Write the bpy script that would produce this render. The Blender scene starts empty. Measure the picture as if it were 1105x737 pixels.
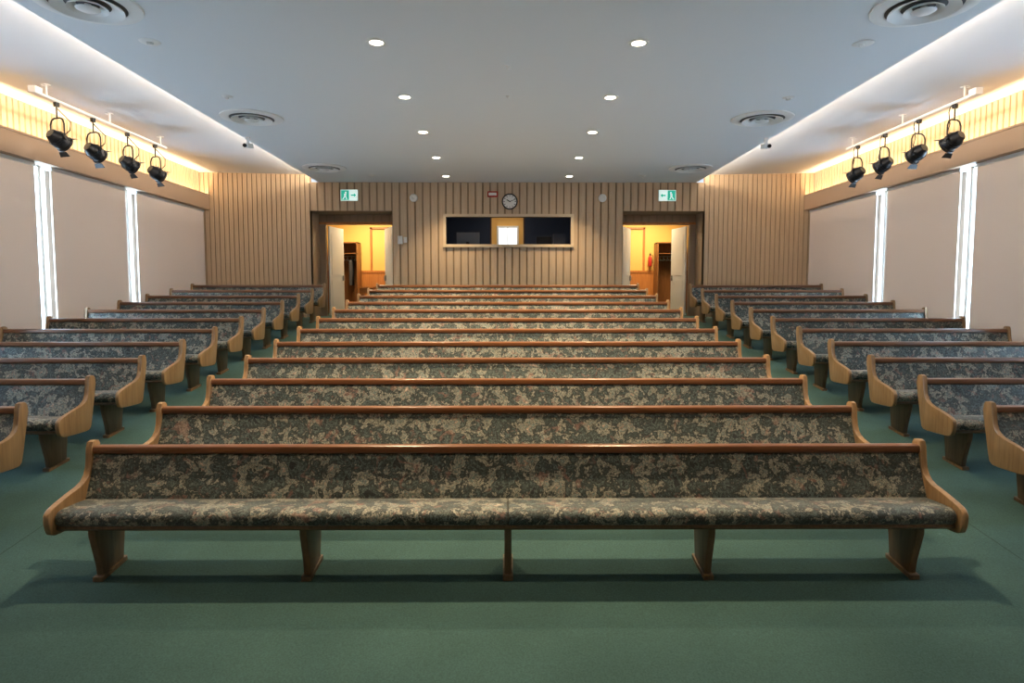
import bpy, math, random
from mathutils import Vector, Matrix
random.seed(3)
sc = bpy.context.scene
sc.view_settings.view_transform = 'Standard'
CZ = 1.91
SL = 0.126
Y0 = 4.673
DY = 0.95
BACKF = 1.34
def floor_z(y):
    return min(BACKF, SL*(max(y,3.2)-Y0))

# ------------------------------------------------------------ materials
def new_mat(name):
    m = bpy.data.materials.new(name); m.use_nodes = True
    nt = m.node_tree
    return m, nt, nt.nodes['Principled BSDF']
def simple(name, col, rough=0.5, metal=0.0, bump=0.0, bscale=60, emit=None, estr=0, var=0.0, vscale=3):
    m, nt, b = new_mat(name)
    b.inputs['Base Color'].default_value = (*col,1)
    b.inputs['Roughness'].default_value = rough
    b.inputs['Metallic'].default_value = metal
    if emit:
        b.inputs['Emission Color'].default_value = (*emit,1)
        b.inputs['Emission Strength'].default_value = estr
    tc = nt.nodes.new('ShaderNodeTexCoord')
    if var>0:
        n = nt.nodes.new('ShaderNodeTexNoise'); n.inputs['Scale'].default_value=vscale; n.inputs['Detail'].default_value=6
        nt.links.new(tc.outputs['Object'], n.inputs['Vector'])
        r = nt.nodes.new('ShaderNodeValToRGB')
        r.color_ramp.elements[0].position=.3; r.color_ramp.elements[1].position=.7
        r.color_ramp.elements[0].color=(*[c*(1-var) for c in col],1)
        r.color_ramp.elements[1].color=(*[min(1,c*(1+var)) for c in col],1)
        nt.links.new(n.outputs['Fac'], r.inputs['Fac']); nt.links.new(r.outputs['Color'], b.inputs['Base Color'])
    if bump>0:
        n = nt.nodes.new('ShaderNodeTexNoise'); n.inputs['Scale'].default_value=bscale; n.inputs['Detail'].default_value=4
        nt.links.new(tc.outputs['Object'], n.inputs['Vector'])
        bp = nt.nodes.new('ShaderNodeBump'); bp.inputs['Strength'].default_value=bump; bp.inputs['Distance'].default_value=.01
        nt.links.new(n.outputs['Fac'], bp.inputs['Height']); nt.links.new(bp.outputs['Normal'], b.inputs['Normal'])
    return m
def wood(name, c1, c2, rough=.38, axis='X'):
    m, nt, b = new_mat(name)
    tc = nt.nodes.new('ShaderNodeTexCoord'); mp = nt.nodes.new('ShaderNodeMapping')
    mp.inputs['Scale'].default_value = {'X':(1.5,22,22),'Y':(22,1.5,22),'Z':(22,22,1.5)}[axis]
    n = nt.nodes.new('ShaderNodeTexNoise'); n.inputs['Scale'].default_value=1.6; n.inputs['Detail'].default_value=7; n.inputs['Distortion'].default_value=.6
    r = nt.nodes.new('ShaderNodeValToRGB')
    r.color_ramp.elements[0].position=.3; r.color_ramp.elements[1].position=.72
    r.color_ramp.elements[0].color=(*c1,1); r.color_ramp.elements[1].color=(*c2,1)
    nt.links.new(tc.outputs['Object'], mp.inputs['Vector']); nt.links.new(mp.outputs['Vector'], n.inputs['Vector'])
    nt.links.new(n.outputs['Fac'], r.inputs['Fac']); nt.links.new(r.outputs['Color'], b.inputs['Base Color'])
    b.inputs['Roughness'].default_value=rough
    return m
def fabric():
    m, nt, b = new_mat('floral_upholstery')
    N=nt.nodes.new; L=nt.links.new
    tc=N('ShaderNodeTexCoord'); oi=N('ShaderNodeObjectInfo')
    ml=N('ShaderNodeVectorMath'); ml.operation='SCALE'; ml.inputs[0].default_value=(37,11,23)
    L(oi.outputs['Random'], ml.inputs['Scale'])
    ad=N('ShaderNodeVectorMath'); ad.operation='ADD'
    L(tc.outputs['Object'], ad.inputs[0]); L(ml.outputs[0], ad.inputs[1])
    n1=N('ShaderNodeTexNoise'); n1.inputs['Scale'].default_value=9; n1.inputs['Detail'].default_value=5; n1.inputs['Roughness'].default_value=.74; n1.inputs['Distortion'].default_value=.3
    L(ad.outputs[0], n1.inputs['Vector'])
    r1=N('ShaderNodeValToRGB'); cr=r1.color_ramp
    stops=[(0.0,(.006,.011,.013)),(.385,(.011,.018,.021)),(.415,(.12,.165,.155)),(.44,(.035,.056,.055)),(.505,(.012,.020,.023)),(.535,(.16,.175,.15)),(.56,(.40,.375,.30)),(.585,(.05,.08,.08)),(.62,(.18,.24,.225)),(.66,(.32,.20,.15)),(.72,(.55,.50,.42))]
    cr.elements[0].position=0; cr.elements[0].color=(*stops[0][1],1)
    cr.elements[1].position=1; cr.elements[1].color=(.55,.50,.42,1)
    for p,c in stops[1:]:
        e=cr.elements.new(p); e.color=(*c,1)
    L(n1.outputs['Fac'], r1.inputs['Fac'])
    n2=N('ShaderNodeTexNoise'); n2.inputs['Scale'].default_value=8; n2.inputs['Detail'].default_value=3; n2.inputs['Distortion'].default_value=1.5
    L(ad.outputs[0], n2.inputs['Vector'])
    r2=N('ShaderNodeValToRGB'); r2.color_ramp.elements[0].position=.60; r2.color_ramp.elements[0].color=(0,0,0,1)
    r2.color_ramp.elements[1].position=.67; r2.color_ramp.elements[1].color=(.5,.5,.5,1)
    L(n2.outputs['Fac'], r2.inputs['Fac'])
    mx=N('ShaderNodeMix'); mx.data_type='RGBA'; mx.inputs['B'].default_value=(.26,.13,.10,1)
    L(r2.outputs['Color'], mx.inputs['Factor']); L(r1.outputs['Color'], mx.inputs['A'])
    n3=N('ShaderNodeTexNoise'); n3.inputs['Scale'].default_value=60; n3.inputs['Detail'].default_value=2
    L(ad.outputs[0], n3.inputs['Vector'])
    r3=N('ShaderNodeValToRGB'); r3.color_ramp.elements[0].position=.35; r3.color_ramp.elements[0].color=(.55,.55,.55,1); r3.color_ramp.elements[1].position=.6; r3.color_ramp.elements[1].color=(1.15,1.15,1.15,1)
    L(n3.outputs['Fac'], r3.inputs['Fac'])
    m2=N('ShaderNodeMix'); m2.data_type='RGBA'; m2.blend_type='MULTIPLY'; m2.inputs['Factor'].default_value=1
    L(mx.outputs['Result'], m2.inputs['A']); L(r3.outputs['Color'], m2.inputs['B'])
    L(m2.outputs['Result'], b.inputs['Base Color'])
    b.inputs['Roughness'].default_value=.7
    b.inputs['Sheen Weight'].default_value=.2
    bp=N('ShaderNodeBump'); bp.inputs['Strength'].default_value=.3; bp.inputs['Distance'].default_value=.004
    L(n3.outputs['Fac'], bp.inputs['Height']); L(bp.outputs['Normal'], b.inputs['Normal'])
    return m
def carpet(name,k=1.0):
    m, nt, b = new_mat(name)
    N=nt.nodes.new; L=nt.links.new
    tc=N('ShaderNodeTexCoord')
    n=N('ShaderNodeTexNoise'); n.inputs['Scale'].default_value=1.1; n.inputs['Detail'].default_value=5
    L(tc.outputs['Object'], n.inputs['Vector'])
    n2=N('ShaderNodeTexNoise'); n2.inputs['Scale'].default_value=90; n2.inputs['Detail'].default_value=3
    L(tc.outputs['Object'], n2.inputs['Vector'])
    r=N('ShaderNodeValToRGB'); r.color_ramp.elements[0].position=.3; r.color_ramp.elements[0].color=(.038*k,.082*k,.080*k,1)
    r.color_ramp.elements[1].position=.75; r.color_ramp.elements[1].color=(.056*k,.118*k,.114*k,1)
    L(n.outputs['Fac'], r.inputs['Fac'])
    r2=N('ShaderNodeValToRGB'); r2.color_ramp.elements[0].position=.3; r2.color_ramp.elements[0].color=(.75,.75,.75,1); r2.color_ramp.elements[1].position=.7; r2.color_ramp.elements[1].color=(1.1,1.1,1.1,1)
    L(n2.outputs['Fac'], r2.inputs['Fac'])
    mx=N('ShaderNodeMix'); mx.data_type='RGBA'; mx.blend_type='MULTIPLY'; mx.inputs['Factor'].default_value=1
    L(r.outputs['Color'], mx.inputs['A']); L(r2.outputs['Color'], mx.inputs['B']); L(mx.outputs['Result'], b.inputs['Base Color'])
    b.inputs['Roughness'].default_value=.95
    b.inputs['Specular IOR Level'].default_value=.15
    bp=N('ShaderNodeBump'); bp.inputs['Strength'].default_value=.35; bp.inputs['Distance'].default_value=.006
    L(n2.outputs['Fac'], bp.inputs['Height']); L(bp.outputs['Normal'], b.inputs['Normal'])
    return m

FAB=fabric(); CARP=carpet('green_carpet'); SEAM=carpet('carpet_seam',.6)
RAIL=wood('rail_wood',(.10,.038,.014),(.19,.078,.03),.3)
OAK=wood('oak_panel',(.22,.130,.058),(.35,.215,.10),.4,'Z')
LEGW=wood('leg_wood',(.09,.058,.028),(.16,.10,.05),.45,'Z')
CEIL=simple('ceiling_plaster',(.76,.79,.83),.8,bump=.15,bscale=90)
SIDEC=simple('cove_ceiling_plaster',(.78,.79,.82),.8,bump=.15,bscale=90)
SLAT=wood('slat_face',(.53,.385,.25),(.60,.45,.30),.6,'Z')
GROOVE=simple('slat_groove',(.29,.21,.13),.8)
USLAT=simple('upper_slat',(.66,.53,.36),.6)
VAL=simple('valance_tan',(.40,.28,.19),.6)
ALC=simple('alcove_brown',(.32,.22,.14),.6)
WALLP=simple('wall_paint',(.52,.44,.37),.75)
BLIND=simple('blind_fabric',(.72,.60,.51),.8,bump=.1,bscale=200,emit=(1,.84,.72),estr=.06)  # weak emission stands in for daylight glowing through the blinds
WHITE=simple('white_paint',(.78,.78,.76),.4)
DGLASS=simple('window_daylight',(.9,.95,1),.1,emit=(.50,.74,1),estr=28)
BLACK=simple('black_metal',(.012,.012,.014),.4,.3)
STEEL=simple('steel',(.4,.4,.42),.35,.9)
DARK=simple('dark_interior',(.015,.018,.025),.5)
VENT=simple('vent_interior',(.14,.14,.15),.6)
LAMP=simple('lamp_glow',(1,1,1),.3,emit=(1,.86,.66),estr=30)
YEL=simple('corridor_yellow',(.80,.48,.13),.6)
WAIN=wood('wainscot_wood',(.40,.14,.035),(.55,.22,.06),.35,'Z')
DWOOD=wood('cabinet_wood',(.20,.08,.025),(.30,.13,.045),.4,'Z')
GREEN=simple('exit_green',(.02,.3,.2),.4,emit=(.03,.55,.40),estr=.6)
EXW=simple('exit_white',(.8,.9,.85),.4,emit=(.75,1,.95),estr=.7)
RED=simple('red_plastic',(.45,.03,.02),.4)
LENS=simple('lens_glass',(.12,.14,.16),.08)
CAN=simple('diffuser_white',(.85,.85,.85),.45)

# ------------------------------------------------------------ mesh builder
class MB:
    def __init__(s): s.v=[]; s.f=[]; s.m=[]; s.mats=[]
    def mi(s,mat):
        if mat not in s.mats: s.mats.append(mat)
        return s.mats.index(mat)
    def add(s,vs,fs,mat,M=None):
        o=len(s.v); k=s.mi(mat)
        for p in vs:
            p=Vector(p)
            if M is not None: p=M@p
            s.v.append(tuple(p))
        for f in fs:
            s.f.append(tuple(i+o for i in f)); s.m.append(k)
    def box(s,x0,x1,y0,y1,z0,z1,mat,M=None):
        vs=[(x0,y0,z0),(x1,y0,z0),(x1,y1,z0),(x0,y1,z0),(x0,y0,z1),(x1,y0,z1),(x1,y1,z1),(x0,y1,z1)]
        fs=[(3,2,1,0),(4,5,6,7),(0,1,5,4),(1,2,6,5),(2,3,7,6),(3,0,4,7)]
        s.add(vs,fs,mat,M)
    def prism(s,prof,x0,x1,mat,bev=0.0):
        n=len(prof)
        cy=sum(p[0] for p in prof)/n; cz=sum(p[1] for p in prof)/n
        def ring(x,sc_):
            out=[]
            for (y,z) in prof:
                dy,dz=y-cy,z-cz; l=math.hypot(dy,dz) or 1
                out.append((x,cy+dy*(1-sc_/l),cz+dz*(1-sc_/l)))
            return out
        if bev>0: rings=[ring(x0,bev),ring(x0+bev*.35,bev*.35),ring(x0+bev,0),ring(x1-bev,0),ring(x1-bev*.35,bev*.35),ring(x1,bev)]
        else: rings=[ring(x0,0),ring(x1,0)]
        vs=[p for r in rings for p in r]; fs=[]
        for k in range(len(rings)-1):
            for i in range(n):
                j=(i+1)%n
                fs.append((k*n+i,k*n+j,(k+1)*n+j,(k+1)*n+i))
        fs.append(tuple(range(n-1,-1,-1))); fs.append(tuple((len(rings)-1)*n+i for i in range(n)))
        s.add(vs,fs,mat)
    def lathe(s,prof,mat,M=None,seg=32):
        vs=[];fs=[];n=len(prof)
        for k in range(seg):
            a=2*math.pi*k/seg
            for r,z in prof: vs.append((r*math.cos(a),r*math.sin(a),z))
        for k in range(seg):
            k2=(k+1)%seg
            for i in range(n-1):
                fs.append((k*n+i,k2*n+i,k2*n+i+1,k*n+i+1))
        s.add(vs,fs,mat,M)
    def tube(s,pts,r,mat,seg=8):
        pts=[Vector(p) for p in pts]; n=len(pts); vs=[];fs=[]
        for i,p in enumerate(pts):
            t=(pts[min(i+1,n-1)]-pts[max(i-1,0)]).normalized()
            a=t.cross(Vector((0.13,0.31,.94)))
            if a.length<.05: a=t.cross(Vector((1,0,0)))
            a.normalize(); b=t.cross(a)
            for k in range(seg):
                an=2*math.pi*k/seg
                vs.append(tuple(p+a*r*math.cos(an)+b*r*math.sin(an)))
        for i in range(n-1):
            for k in range(seg):
                k2=(k+1)%seg
                fs.append((i*seg+k,i*seg+k2,(i+1)*seg+k2,(i+1)*seg+k))
        fs.append(tuple(range(seg-1,-1,-1))); fs.append(tuple((n-1)*seg+k for k in range(seg)))
        s.add(vs,fs,mat)
    def mesh(s,name,smooth=True):
        me=bpy.data.meshes.new(name)
        me.from_pydata(s.v,[],s.f)
        for m in s.mats: me.materials.append(m)
        me.polygons.foreach_set('material_index',s.m)
        import bmesh
        bm=bmesh.new(); bm.from_mesh(me); bmesh.ops.recalc_face_normals(bm,faces=bm.faces); bm.to_mesh(me); bm.free()
        if smooth:
            me.polygons.foreach_set('use_smooth',[True]*len(me.polygons))
            me.set_sharp_from_angle(angle=math.radians(38))
        me.update()
        return me
    def obj(s,name,smooth=True,loc=(0,0,0),rot=None):
        o=bpy.data.objects.new(name,s.mesh(name,smooth)); sc.collection.objects.link(o)
        o.location=loc
        if rot: o.rotation_euler=rot
        return o
def inst(name,me,loc,rot=None,scale=None):
    o=bpy.data.objects.new(name,me); sc.collection.objects.link(o); o.location=loc
    if rot: o.rotation_euler=rot
    if scale: o.scale=scale
    return o

# ------------------------------------------------------------ pews
def P(l): return [(-u,z-.02) for u,z in l]
END=[(-.078,.79),(-.070,.845),(-.055,.866),(-.015,.874),(.016,.866),(.030,.83),(.038,.76),(.050,.69),(.072,.64),(.11,.607),(.17,.585),(.28,.56),(.40,.530),(.455,.513),(.482,.498),(.497,.475),(.500,.44),(.493,.39),(.475,.350),(.44,.332),(.38,.327),(.25,.322),(.12,.32),(.06,.325),(.03,.35),(.005,.43),(-.025,.56),(-.06,.70)]
def seat_profile():
    return [(.085,.40),(.085,.462),(.12,.478),(.22,.487),(.33,.494),(.40,.493),(.435,.482),(.455,.462),(.460,.435),(.45,.405),(.435,.392),(.2,.385)]
BACKP=[(-.005,.785),(.012,.77),(.022,.74),(.042,.67),(.07,.60),(.10,.54),(.125,.48),(.13,.45),(.10,.44),(.045,.52),(-.01,.66),(-.035,.78)]
RAILP=[(-.062,.775),(-.066,.805),(-.056,.828),(-.03,.836),(.0,.836),(.02,.828),(.028,.81),(.024,.785),(.01,.775)]
BBOARD=[(-.05,.79),(-.062,.78),(.02,.38),(.045,.36),(.06,.38),(-.03,.78)]
def pew_mesh(name,L,legs,splits):
    b=MB(); h=L/2
    b.prism(P(END),-h,-h+.042,OAK,.006); b.prism(P(END),h-.042,h,OAK,.006)
    i0,i1=-h+.038,h-.038
    b.prism(P(RAILP),i0,i1,RAIL)
    b.prism(P(BBOARD),i0,i1,RAIL)
    b.prism(P(BACKP),i0+.002,i1-.002,FAB)
    xs=[i0+.004]+splits+[i1-.004]
    for a,c in zip(xs[:-1],xs[1:]):
        b.prism(P(seat_profile()),a+.002,c-.002,FAB,.016)
    b.prism(P([(.05,.355),(.05,.388),(.43,.388),(.435,.37),(.42,.355)]),i0,i1,LEGW)
    for x in legs:
        prof=[(.05,.36),(.40,.36),(.40,.31),(.34,.10),(.325,.05-SL*.325),(.09,.05-SL*.09),(.08,.10),(.05,.30)]
        b.prism(P(prof),x-.024,x+.024,LEGW,.004)
        foot=[(.06,-SL*.06+.016),(.06,.05-SL*.06),(.355,.05-SL*.355),(.36,-SL*.36+.016)]
        b.prism(P(foot),x-.035,x+.035,LEGW,.004)
    return b.mesh(name)
CW=6.1
cm=pew_mesh('center_pew_mesh',CW,[-2.80,-1.38,0,1.38,2.80],[0.0])
SX0,SX1=4.235,7.33
sm=pew_mesh('side_pew_mesh',SX1-SX0,[-1.3,0,1.3],[])
for i in range(12):
    y=Y0+DY*i; z=floor_z(y)
    inst('church_pew',cm,(0,y,z))
    if i>0:
        inst('church_pew',sm,(-(SX0+SX1)/2,y,z)); inst('church_pew',sm,((SX0+SX1)/2,y,z))

# ------------------------------------------------------------ room shell
YF=-4.0; YB=16.6; XW=7.75; ZC=CZ+2.82; ZU0=CZ+3.0; ZU1=CZ+3.07
yk=Y0+BACKF/SL
b=MB()
ys=[YF-.2,3.2,yk,21.0]
zs=[floor_z(3.2),floor_z(3.2),BACKF,BACKF]
vs=[];fs=[]
for y,z in zip(ys,zs): vs+=[(-8,y,z),(8,y,z)]
for y,z in zip(ys,zs): vs+=[(-8,y,-.5),(8,y,-.5)]
for k in range(3):
    fs.append((2*k,2*k+1,2*k+3,2*k+2)); fs.append((8+2*k,8+2*k+2,8+2*k+3,8+2*k+1))
    fs.append((2*k,2*k+2,2*k+10,2*k+8)); fs.append((2*k+1,2*k+9,2*k+11,2*k+3))
fs.append((0,8,9,1)); fs.append((6,7,15,14))
b.add(vs,fs,CARP)
for x in (-3.74,3.74):
    for k in (0,1):
        b.add([(x-.006,ys[k],zs[k]+.0015),(x+.006,ys[k],zs[k]+.0015),(x+.006,ys[k+1],zs[k+1]+.0015),(x-.006,ys[k+1],zs[k+1]+.0015)],[(0,1,2,3)],SEAM)
b.obj('floor',False)

# ceilings
XE=4.76
b=MB()
b.box(-XE,XE,YF,YB+.1,ZC,ZC+.035,CEIL)
b.box(-4.2,4.2,YF,YB+.1,ZC+.035,ZC+.5,CEIL)
b.obj('ceiling',False)
for s in (-1,1):
    b=MB()
    x0,x1=4.15*s,8.0*s
    vs=[(x0,YF,ZU0),(x1,YF,ZU1),(x1,YB+.2,ZU1),(x0,YB+.2,ZU0),(x0,YF,ZU0+.3),(x1,YF,ZU1+.3),(x1,YB+.2,ZU1+.3),(x0,YB+.2,ZU0+.3)]
    b.add(vs,[(0,1,2,3),(4,5,6,7),(0,1,5,4),(1,2,6,5),(2,3,7,6),(3,0,4,7)],SIDEC)
    b.obj('ceiling_left' if s<0 else 'ceiling_right',False)

# side walls with slot windows
SLITS=[(5.35,5.75),(7.95,8.35),(10.72,11.08),(13.22,13.58)]
VB=CZ+2.13; VT=CZ+2.50
wn=1
for s,nm in ((-1,'left'),(1,'right')):
    b=MB()
    a,c=(XW,8.0)
    def bx(mb,xa,xb,y0,y1,z0,z1,m): mb.box(min(s*xa,s*xb),max(s*xa,s*xb),y0,y1,z0,z1,m)
    prev=YF-.2
    for (y0,y1) in SLITS:
        bx(b,a,c,prev,y0,-.3,5.3,WALLP)
        sill=floor_z(y0)+.30
        bx(b,a,c,y0,y1,-.3,sill,WALLP); bx(b,a,c,y0,y1,VB+.05,5.3,WALLP)
        prev=y1
    bx(b,a,c,prev,YB+.2,-.3,5.3,WALLP)
    b.obj('wall_'+nm,False)
    for (y0,y1) in SLITS:
        w=MB(); sill=floor_z(y0)+.30; top=VB+.05
        bx(w,7.90,7.91,y0,y1,sill,top,DGLASS)
        for (p0,p1,q0,q1) in ((y0,y0+.05,sill,top),(y1-.05,y1,sill,top),(y0,y1,sill,sill+.06),(y0,y1,top-.05,top)):
            bx(w,7.84,7.93,p0,p1,q0,q1,WHITE)
        w.obj('window_%d'%wn,False); wn+=1
    edges=[YF+.02]+[e for sl in SLITS for e in sl]+[YB-.03]
    for k in range(0,len(edges),2):
        y0,y1=edges[k],edges[k+1]
        w=MB(); zb=floor_z(y1)+.22
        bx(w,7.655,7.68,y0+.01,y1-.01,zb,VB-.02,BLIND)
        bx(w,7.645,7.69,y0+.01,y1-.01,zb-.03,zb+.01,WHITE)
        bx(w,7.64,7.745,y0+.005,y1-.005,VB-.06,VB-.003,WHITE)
        w.obj('window_blind',False)
    w=MB()
    bx(w,7.50,7.53,YF,YB-.03,VB,VT,VAL); bx(w,7.53,XW,YF,YB-.03,VB,VB+.025,VAL)
    bx(w,7.485,7.535,YF,YB-.03,VT-.03,VT+.005,VAL); bx(w,7.485,7.535,YF,YB-.03,VB-.005,VB+.03,VAL)
    w.obj('trim_%d'%(1 if s<0 else 2),False)
    w=MB(); y=YF+.05
    while y<YB-.1:
        bx(w,XW-.03,XW,y,y+.085,VB+.03,ZU1-.002,USLAT); y+=.125
    w.obj('trim_%d'%(3 if s<0 else 4),False)

# back wall, slatted
AX0,AX1=2.92,4.98; AT=CZ+2.11
BX0,BX1,BZ0,BZ1=-1.56,1.60,CZ+1.27,CZ+1.96
b=MB()
def region(x0,x1,z0,z1,pitch,g):
    b.box(x0,x1,YB,YB+.12,z0,z1,GROOVE)
    n=max(1,round((x1-x0)/pitch)); p=(x1-x0)/n
    for i in range(n):
        b.box(x0+i*p+g/2,x0+(i+1)*p-g/2,YB-.018,YB+.001,z0,z1,SLAT)
for s in (-1,1):
    X=lambda a,c:(min(s*a,s*c),max(s*a,s*c))
    region(*X(AX1,XW),BACKF,ZU1+.01,.12,.022)
    region(*X(AX0,AX1),AT,ZC+.001,.185,.038)
region(-AX0,BX0,BACKF,ZC,.185,.038); region(BX1,AX0,BACKF,ZC,.185,.038)
region(BX0,BX1,BACKF,BZ0,.185,.038); region(BX0,BX1,BZ1,ZC,.185,.038)
b.obj('wall_back',False)

b=MB(); b.box(-8,8,YF-.2,YF,-.4,5.3,WALLP); b.obj('wall_front',False)

# alcoves + door walls
DYW=17.35; DH=CZ+1.85; DX0,DX1=3.02,4.82
for s,nm in ((-1,'left'),(1,'right')):
    b=MB()
    def bx(xa,xb,y0,y1,z0,z1,m): b.box(min(s*xa,s*xb),max(s*xa,s*xb),y0,y1,z0,z1,m)
    bx(AX1,AX1+.1,YB+.0,DYW+.12,BACKF,AT+.1,ALC)
    bx(AX0-.1,AX0,YB+.12,DYW+.12,BACKF,AT+.1,ALC)
    bx(AX0-.1,AX1+.1,YB+.12,DYW+.12,AT,AT+.1,ALC)
    bx(AX0,AX1,DYW,DYW+.12,DH,AT,GROOVE)
    n=10;p=(AX1-AX0)/n
    for i in range(n): bx(AX0+i*p+.025,AX0+(i+1)*p-.025,DYW-.02,DYW,DH+.06,AT,ALC)
    bx(AX0,DX0,DYW,DYW+.12,BACKF,DH,ALC); bx(DX1,AX1,DYW,DYW+.12,BACKF,DH,ALC)
    bx(AX0,AX1,DYW-.03,DYW+.0,DH,DH+.06,WAIN)
    b.obj('wall_alcove_'+nm,False)
dn=1
def door(hx,hy,ex,ey):
    global dn
    L=math.hypot(ex-hx,ey-hy); a=math.atan2(ey-hy,ex-hx)
    w=MB(); H=DH-BACKF-.03
    w.box(0,L,-.02,.02,0.01,H,WHITE)
    for z0,z1 in ((.2,.95),(1.1,H-.2)):
        for y in (-.026,.02):
            w.box(.12,L-.12,y,y+.006,z0,z1,WHITE)
    w.box(L-.1,L-.07,-.07,.07,.95,1.1,STEEL); w.box(L-.16,L-.07,-.075,-.055,1.02,1.05,STEEL); w.box(L-.16,L-.07,.055,.075,1.02,1.05,STEEL)
    w.obj('door_%d'%dn,False,loc=(hx,hy,BACKF+.005),rot=(0,0,a)); dn+=1
for s in (-1,1):
    door(s*4.78,17.5,s*4.62,18.36)
    door(s*3.05,17.5,s*3.42,18.3)

# corridor beyond
b=MB(); YC=20.4
b.box(-8,8,YC,YC+.1,BACKF,4.7,YEL)
b.box(-8,8,YC-.03,YC,BACKF,BACKF+1.27,WAIN); b.box(-8,8,YC-.05,YC,BACKF+1.25,BACKF+1.32,WAIN)
for s in (-1,1):
    for x in (3.72,4.25):
        b.box(s*x-.03,s*x+.03,YC-.045,YC+.0,BACKF+1.32,4.0,WAIN)
    b.box(s*3.985-.3,s*3.985+.3,YC-.045,YC,3.94,4.0,WAIN)
b.obj('wall_corridor',False)
for s,nm in ((-1,'left'),(1,'right')):
    b=MB(); b.box(s*8.05-.05,s*8.05+.05,YB+.2,YC,BACKF,4.7,YEL); b.obj('wall_corridor_'+nm,False)
b=MB(); b.box(-8.1,8.1,YB+.12,YC+.1,4.45,4.6,YEL); b.obj('ceiling_corridor',False)
# open coat cupboards
COAT=simple('coat_cloth',(.05,.05,.06),.9); HANG=simple('hanger_white',(.8,.8,.8),.4)
for s in (-1,1):
    b=MB(); h0,h1=-.42,.42; D=.5; T=3.5-BACKF
    b.box(h0,h0+.03,-D,0,0,T,DWOOD); b.box(h1-.03,h1,-D,0,0,T,DWOOD); b.box(h0,h1,-.02,0,0,T,DWOOD)
    b.box(h0,h1,-D,0,T-.03,T,DWOOD); b.box(h0,h1,-D,0,.05,.08,DWOOD); b.box(h0,h1,-D,0,T-.35,T-.33,DWOOD)
    b.tube([(h0+.03,-D/2,T-.42),(h1-.03,-D/2,T-.42)],.014,STEEL)
    for k in range(6):
        x=h0+.12+k*.12
        b.tube([(x,-D/2,T-.40),(x,-D/2,T-.47),(x,-D/2-.17,T-.54),(x,-D/2+.17,T-.54),(x,-D/2,T-.47)],.008,HANG,6)
        if k==4:
            b.prism([(-D/2-.19,T-.58),(-D/2-.04,T-.50),(-D/2+.04,T-.50),(-D/2+.19,T-.58),(-D/2+.17,T-1.3),(-D/2-.17,T-1.3)],x-.04,x+.04,COAT,.01)
    b.obj('coat_cupboard',loc=(s*4.98,YC-.06,BACKF))
b=MB()
b.box(-4.45,-3.95,19.3,19.8,2.1,2.14,WAIN)
b.box(-4.4,-4.0,19.34,19.76,1.95,2.1,WAIN)
for x in (-4.4,-4.05):
    for y in (19.35,19.7): b.box(x,x+.05,y,y+.05,BACKF,1.96,WAIN)
b.obj('side_table',False)
b=MB()
b.lathe([(0,0),(.075,0),(.085,.02),(.085,.38),(.06,.44),(.03,.47),(.03,.5),(0,.5)],RED,seg=24)
b.box(-.03,.03,-.03,.03,.5,.54,BLACK); b.box(-.015,.015,-.14,.03,.54,.56,BLACK); b.box(-.015,.015,-.12,.03,.58,.6,BLACK)
b.tube([(.03,0,.52),(.11,0,.5),(.13,0,.4),(.115,0,.15)],.013,BLACK)
b.box(-.06,.06,.08,.10,.1,.4,STEEL)
o=b.obj('fire_extinguisher',loc=(4.42,YC-.14,2.78)); o.scale=(.7,.7,.7)

# booth window & booth
b=MB(); f=.07
b.box(BX0-f,BX1+f,YB-.06,YB+.0,BZ1,BZ1+f,USLAT); b.box(BX0-f,BX1+f,YB-.07,YB+.0,BZ0-f,BZ0,USLAT)
b.box(BX0-f,BX0,YB-.06,YB,BZ0,BZ1,USLAT); b.box(BX1,BX1+f,YB-.06,YB,BZ0,BZ1,USLAT)
b.obj('window_%d'%wn,False); wn+=1
NAVY=simple('booth_navy',(.05,.06,.085),.5)
b=MB(); y1=18.6
b.box(-1.9,-.46,y1,y1+.08,BACKF,4.4,NAVY); b.box(.44,1.9,y1,y1+.08,BACKF,4.4,NAVY)
b.box(-.46,.44,y1,y1+.08,BACKF,2.9,NAVY)
b.box(-1.98,-1.9,YB+.12,y1+.08,BACKF,4.44,DARK); b.box(1.9,1.98,YB+.12,y1+.08,BACKF,4.44,DARK)
b.box(-1.9,1.9,YB+.12,y1,4.36,4.44,DARK)
for a_,c_ in ((-.50,-.46),(.44,.48)): b.box(a_,c_,y1-.03,y1,BACKF,4.36,DWOOD)
b.obj('wall_booth',False)
b=MB()
b.box(-1.4,1.5,16.95,17.5,2.9,2.95,BLACK)
b.box(.75,1.15,17.1,17.15,3.1,3.42,BLACK); b.box(.93,.97,17.1,17.15,2.95,3.1,BLACK)
b.box(1.2,1.5,17.1,17.4,2.95,3.5,simple('equipment_grey',(.06,.07,.1),.4))
b.box(-1.35,-.8,17.0,17.4,2.95,3.05,BLACK); b.box(-1.1,-1.02,17.3,17.34,3.05,3.3,BLACK); b.box(-1.35,-.75,17.3,17.34,3.2,3.55,simple('monitor_grey',(.16,.18,.22),.3))
for x in (-1.35,1.45): b.box(x-.03,x+.03,17.0,17.4,BACKF,2.9,BLACK)
b.obj('sound_booth_desk',False)
b=MB(); b.box(-.28,.28,YC-.03,YC-.01,3.45,3.98,simple('lobby_daylight',(.9,.95,1),.1,emit=(.85,.93,1),estr=1.4))
for a_,c_,d_,e_ in ((-.34,-.28,3.39,4.04),(.28,.34,3.39,4.04),(-.28,.28,3.98,4.04),(-.28,.28,3.39,3.45),(-.015,.015,3.45,3.98)): b.box(a_,c_,YC-.05,YC,d_,e_,WHITE)
b.obj('window_%d'%wn,False); wn+=1

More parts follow.
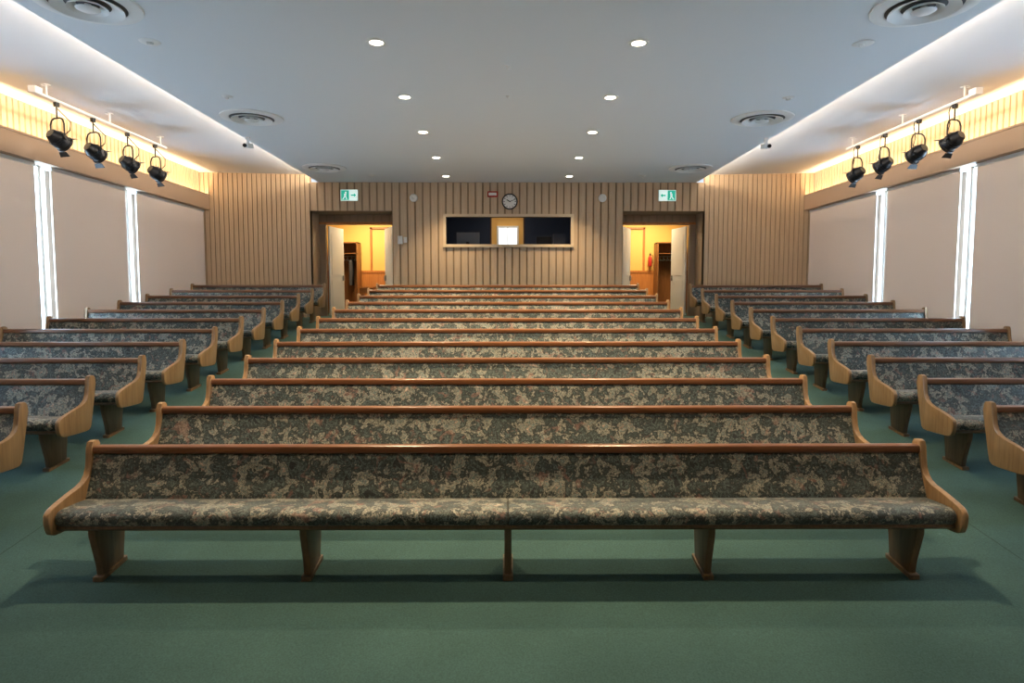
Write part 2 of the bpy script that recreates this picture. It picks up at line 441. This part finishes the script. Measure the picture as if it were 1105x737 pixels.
# ------------------------------------------------------------ wall fixtures
def exit_sign(x,flip):
    b=MB(); b.box(-.22,.22,-.05,0,-.14,.14,WHITE)
    b.box(-.21,.21,-.056,-.05,-.13,.13,EXW)
    s=-1 if flip else 1
    def q(pts,mat=GREEN,y=-.06):
        b.add([(s*px,y,pz) for px,pz in pts],[tuple(range(len(pts)))],mat)
    q([(-.20,-.12),(.0,-.12),(.0,.12),(-.20,.12)])
    q([(-.11,.06),(-.09,.085),(-.065,.08),(-.06,.055),(-.085,.045)],EXW,-.063)
    q([(-.12,.04),(-.07,.04),(-.08,-.03),(-.12,-.03)],EXW,-.063)
    q([(-.12,-.03),(-.10,-.03),(-.14,-.1),(-.17,-.1)],EXW,-.063)
    q([(-.10,-.03),(-.08,-.03),(-.05,-.1),(-.07,-.1)],EXW,-.063)
    q([(.04,.02),(.12,.02),(.12,.06),(.18,0),(.12,-.06),(.12,-.02),(.04,-.02)])
    b.obj('exit_sign',False,loc=(x,YB-.02,CZ+2.49))
exit_sign(-3.98,False); exit_sign(4.02,True)
b=MB(); R=Matrix.Rotation(math.radians(90),4,'X')
b.lathe([(0,0),(.195,0),(.2,.01),(.2,.04),(.185,.05),(.17,.035)],BLACK,R,40); b.lathe([(.172,.034),(0,.034)],WHITE,R,40)
for k in range(12):
    a=math.radians(30*k); M=Matrix.Rotation(a,4,'Y')
    b.box(-.007,.007,-.038,-.035,.125,.16,BLACK,M)
b.box(-.01,.01,-.042,-.038,-.02,.09,BLACK,Matrix.Rotation(math.radians(-60),4,'Y')); b.box(-.006,.006,-.046,-.042,-.02,.14,BLACK,Matrix.Rotation(math.radians(70),4,'Y'))
b.obj('wall_clock',loc=(.05,YB-.02,CZ+2.34))
b=MB(); b.box(-.13,.13,-.05,0,-.07,.07,RED); b.box(-.10,.10,-.065,-.05,-.035,.035,WHITE); b.obj('fire_alarm_strobe',False,loc=(-.38,YB-.02,CZ+2.52))
for x in (-2.37,2.39):
    b=MB(); b.lathe([(0,0),(.1,0),(.1,.03),(.08,.05),(.03,.055),(.02,.045),(0,.045)],WHITE,R); b.obj('wall_speaker',loc=(x,YB-.02,CZ+2.43))
b=MB(); b.box(-.06,.06,-.03,0,-.1,.1,WHITE); b.box(-.02,.02,-.04,-.03,-.03,.03,CAN); b.box(.09,.17,-.03,0,-.07,.07,WHITE); b.box(.12,.14,-.04,-.03,-.02,.02,CAN); b.obj('light_switch',False,loc=(-2.72,YB-.02,CZ+1.38))

# ------------------------------------------------------------ ceiling fixtures
def dl_mesh():
    b=MB(); b.lathe([(.075,-.001),(.077,-.012),(.108,-.010),(.116,-.001)],WHITE); b.lathe([(0,-.004),(.076,-.004)],LAMP); return b.mesh('downlight')
dm=dl_mesh()
def spot(x,y,w,col=(1,.74,.44),size=120,blend=.6):
    l=bpy.data.lights.new('downlight_beam','SPOT'); l.energy=w; l.color=col; l.spot_size=math.radians(size); l.spot_blend=blend; l.shadow_soft_size=.06
    o=bpy.data.objects.new('downlight_beam',l); sc.collection.objects.link(o); return o
for y,pw,sz,bl in ((3.4,150,95,.9),(5.45,680,95,.9),(7.49,950,100,.9),(9.5,1150,100,.85),(11.5,1250,100,.85),(13.6,1250,100,.85),(15.7,330,100,1.0)):
    for x in (-1.47,1.47):
        d=inst('ceiling_downlight',dm,(x,y,ZC))
        o=spot(x,y,pw,size=sz,blend=bl); o.parent=d; o.location=(0,0,-.03)
b=MB()
b.lathe([(.48,-.001),(.475,-.014),(.36,-.03),(.34,-.02)],CAN,seg=48)
b.lathe([(.36,-.006),(0,-.006)],VENT,seg=48)
for r0,r1 in ((.315,.20),(.18,.10)):
    b.lathe([(r1,-.01),(r0-.01,-.05),(r0,-.055),(r0-.004,-.04),(r1+.02,-.008)],CAN,seg=48)
b.lathe([(.11,-.05),(.08,-.066),(0,-.07)],CAN,seg=32); b.lathe([(.03,-.06),(.03,-.005)],CAN)
df=b.mesh('air_diffuser')
for y in (6.55,10.6,14.7):
    for x in (-4.08,4.08): inst('air_diffuser',df,(x,y,ZC))
b=MB(); b.lathe([(0,-.035),(.03,-.035),(.04,-.012),(.1,-.01),(.115,-.001)],CAN); sp=b.mesh('smoke_detector')
for x,y in ((-4.0,7.5),(4.0,7.5)): inst('ceiling_sensor',sp,(x,y,ZC))
for x,y in ((-4.0,9.5),(4.02,9.5),(-3.2,15.6),(3.2,15.6)): inst('sprinkler_head',sp,(x,y,ZC),scale=(.7,.7,1.3))
for y in (8.25,9.45): inst('sprinkler_head',sp,(0,y,ZC),scale=(.25,.25,1))
b=MB(); b.box(-.03,.03,-.03,.03,-.06,-.001,CAN); b.box(-.02,.02,-.02,.02,-.12,-.05,CAN)
b.box(-.045,.045,-.14,.10,-.19,-.11,CAN,Matrix.Rotation(math.radians(12),4,'X')); b.lathe([(0,0),(.03,0),(.035,.03)],BLACK,Matrix.Translation((0,-.135,-.18))@Matrix.Rotation(math.radians(90),4,'X'))
cam_m=b.mesh('security_camera')
for x in (-4.66,4.66): inst('security_camera',cam_m,(x,11.9,ZC))

# stage lights
def fixture():
    b=MB(); q_=.135
    b.box(-.028,.028,-.028,.028,-.09,-.027,BLACK); b.tube([(0,0,-.08),(0,0,-.26)],.012,BLACK)
    pts=[(-q_,0,-.55),(-q_,0,-.34),(-.11,0,-.28),(-.06,0,-.255),(.06,0,-.255),(.11,0,-.28),(q_,0,-.34),(q_,0,-.55)]
    for p,q in zip(pts[:-1],pts[1:]): b.tube([p,q],.012,BLACK)
    for x in (-1,1): b.lathe([(0,0),(.025,0),(.025,.025),(0,.025)],BLACK,Matrix.Translation((x*(q_+.012),0,-.55))@Matrix.Rotation(math.radians(90*x),4,'Y'),16)
    M=Matrix.Translation((0,0,-.56))@Matrix.Rotation(math.radians(62),4,'X')@Matrix.Scale(.82,4)
    b.lathe([(0,.17),(.08,.17),(.10,.15),(.11,.10),(.13,.08),(.14,.02),(.145,-.12),(.16,-.13),(.16,-.165),(.13,-.17),(.125,-.15)],BLACK,M,28)
    b.lathe([(.127,-.15),(.08,-.165),(0,-.17)],LENS,M,28)
    for z in (.04,.0,-.04): b.lathe([(.143,z),(.152,z),(.152,z-.012),(.143,z-.012)],BLACK,M,28)
    for k in (0,2):
        Mk=M@Matrix.Rotation(math.radians(90*k),4,'Z')
        b.add([(-.09,.155,-.165),(.09,.155,-.165),(.12,.20,-.25),(-.12,.20,-.25)],[(0,1,2,3)],BLACK,Mk)
    b.tube([(0,.08,-.50),(.06,.15,-.40),(.09,.14,-.28),(-.03,.07,-.13),(-.06,.03,-.07),(-.02,.035,-.04)],.008,BLACK)
    return b.mesh('stage_light')
fm=fixture()
for s in (-1,1):
    w=MB()
    w.tube([(s*6.7,9.5,CZ+2.87),(s*6.7,13.0,CZ+2.87)],.024,CAN,12)
    for y in (9.7,11.2,12.8):
        w.tube([(s*6.7,y,CZ+2.87),(s*6.7,y,ZU1-.035)],.015,CAN); w.lathe([(0,0),(.06,0),(.06,-.012)],CAN,Matrix.Translation((s*6.7,y,ZU1-.03)),16)
    w.box(s*6.7-.05,s*6.7+.05,9.4,9.55,CZ+2.846,CZ+2.94,CAN)
    w.obj('lighting_track')
    for k,y in enumerate((9.9,10.75,11.7,12.6)):
        inst('stage_light',fm,(s*6.7,y,CZ+2.87),rot=(0,0,math.radians(s*(18+5*k-8*(k%2)))))

# ------------------------------------------------------------ lights
def area(name,loc,rot,sx,sy,w,col,parent=None):
    l=bpy.data.lights.new(name,'AREA'); l.shape='RECTANGLE'; l.size=sx; l.size_y=sy; l.energy=w; l.color=col
    o=bpy.data.objects.new(name,l); sc.collection.objects.link(o); o.location=loc; o.rotation_euler=rot
    return o
LY=YB-YF-.2; MY=(YB+YF)/2
for s in (-1,1):
    area('cove_light',(s*4.55,MY,ZC+.09),(0,math.radians(-s*98),0),.07,LY,370,(1,.82,.62))
    area('cove_light',(s*7.62,MY,VB+.12),(0,math.radians(180),0),.10,LY,350,(1,.74,.42))
for s in (-1,1):
    area('corridor_lamp',(s*4.2,19.0,4.42),(0,0,0),1.0,1.0,140,(1,.76,.44))
area('corridor_lamp',(0,19.6,4.42),(0,0,0),1.0,.6,10,(1,.88,.7))
area('booth_fill',(0,17.4,4.33),(0,0,0),.6,.3,7,(.85,.9,1))  # added fill light without a fixture, lifts the dark booth interior

w=bpy.data.worlds.new('sky_world'); sc.world=w; w.use_nodes=True
w.node_tree.nodes['Background'].inputs[0].default_value=(.75,.87,1,1); w.node_tree.nodes['Background'].inputs[1].default_value=1.0

# ------------------------------------------------------------ camera
c=bpy.data.cameras.new('camera'); co=bpy.data.objects.new('camera',c); sc.collection.objects.link(co)
c.sensor_width=36; c.lens=700/1105*36; c.clip_start=.05
co.location=(0,0,CZ); co.rotation_euler=(math.radians(90-4.13),0,math.radians(-.37))
sc.camera=co
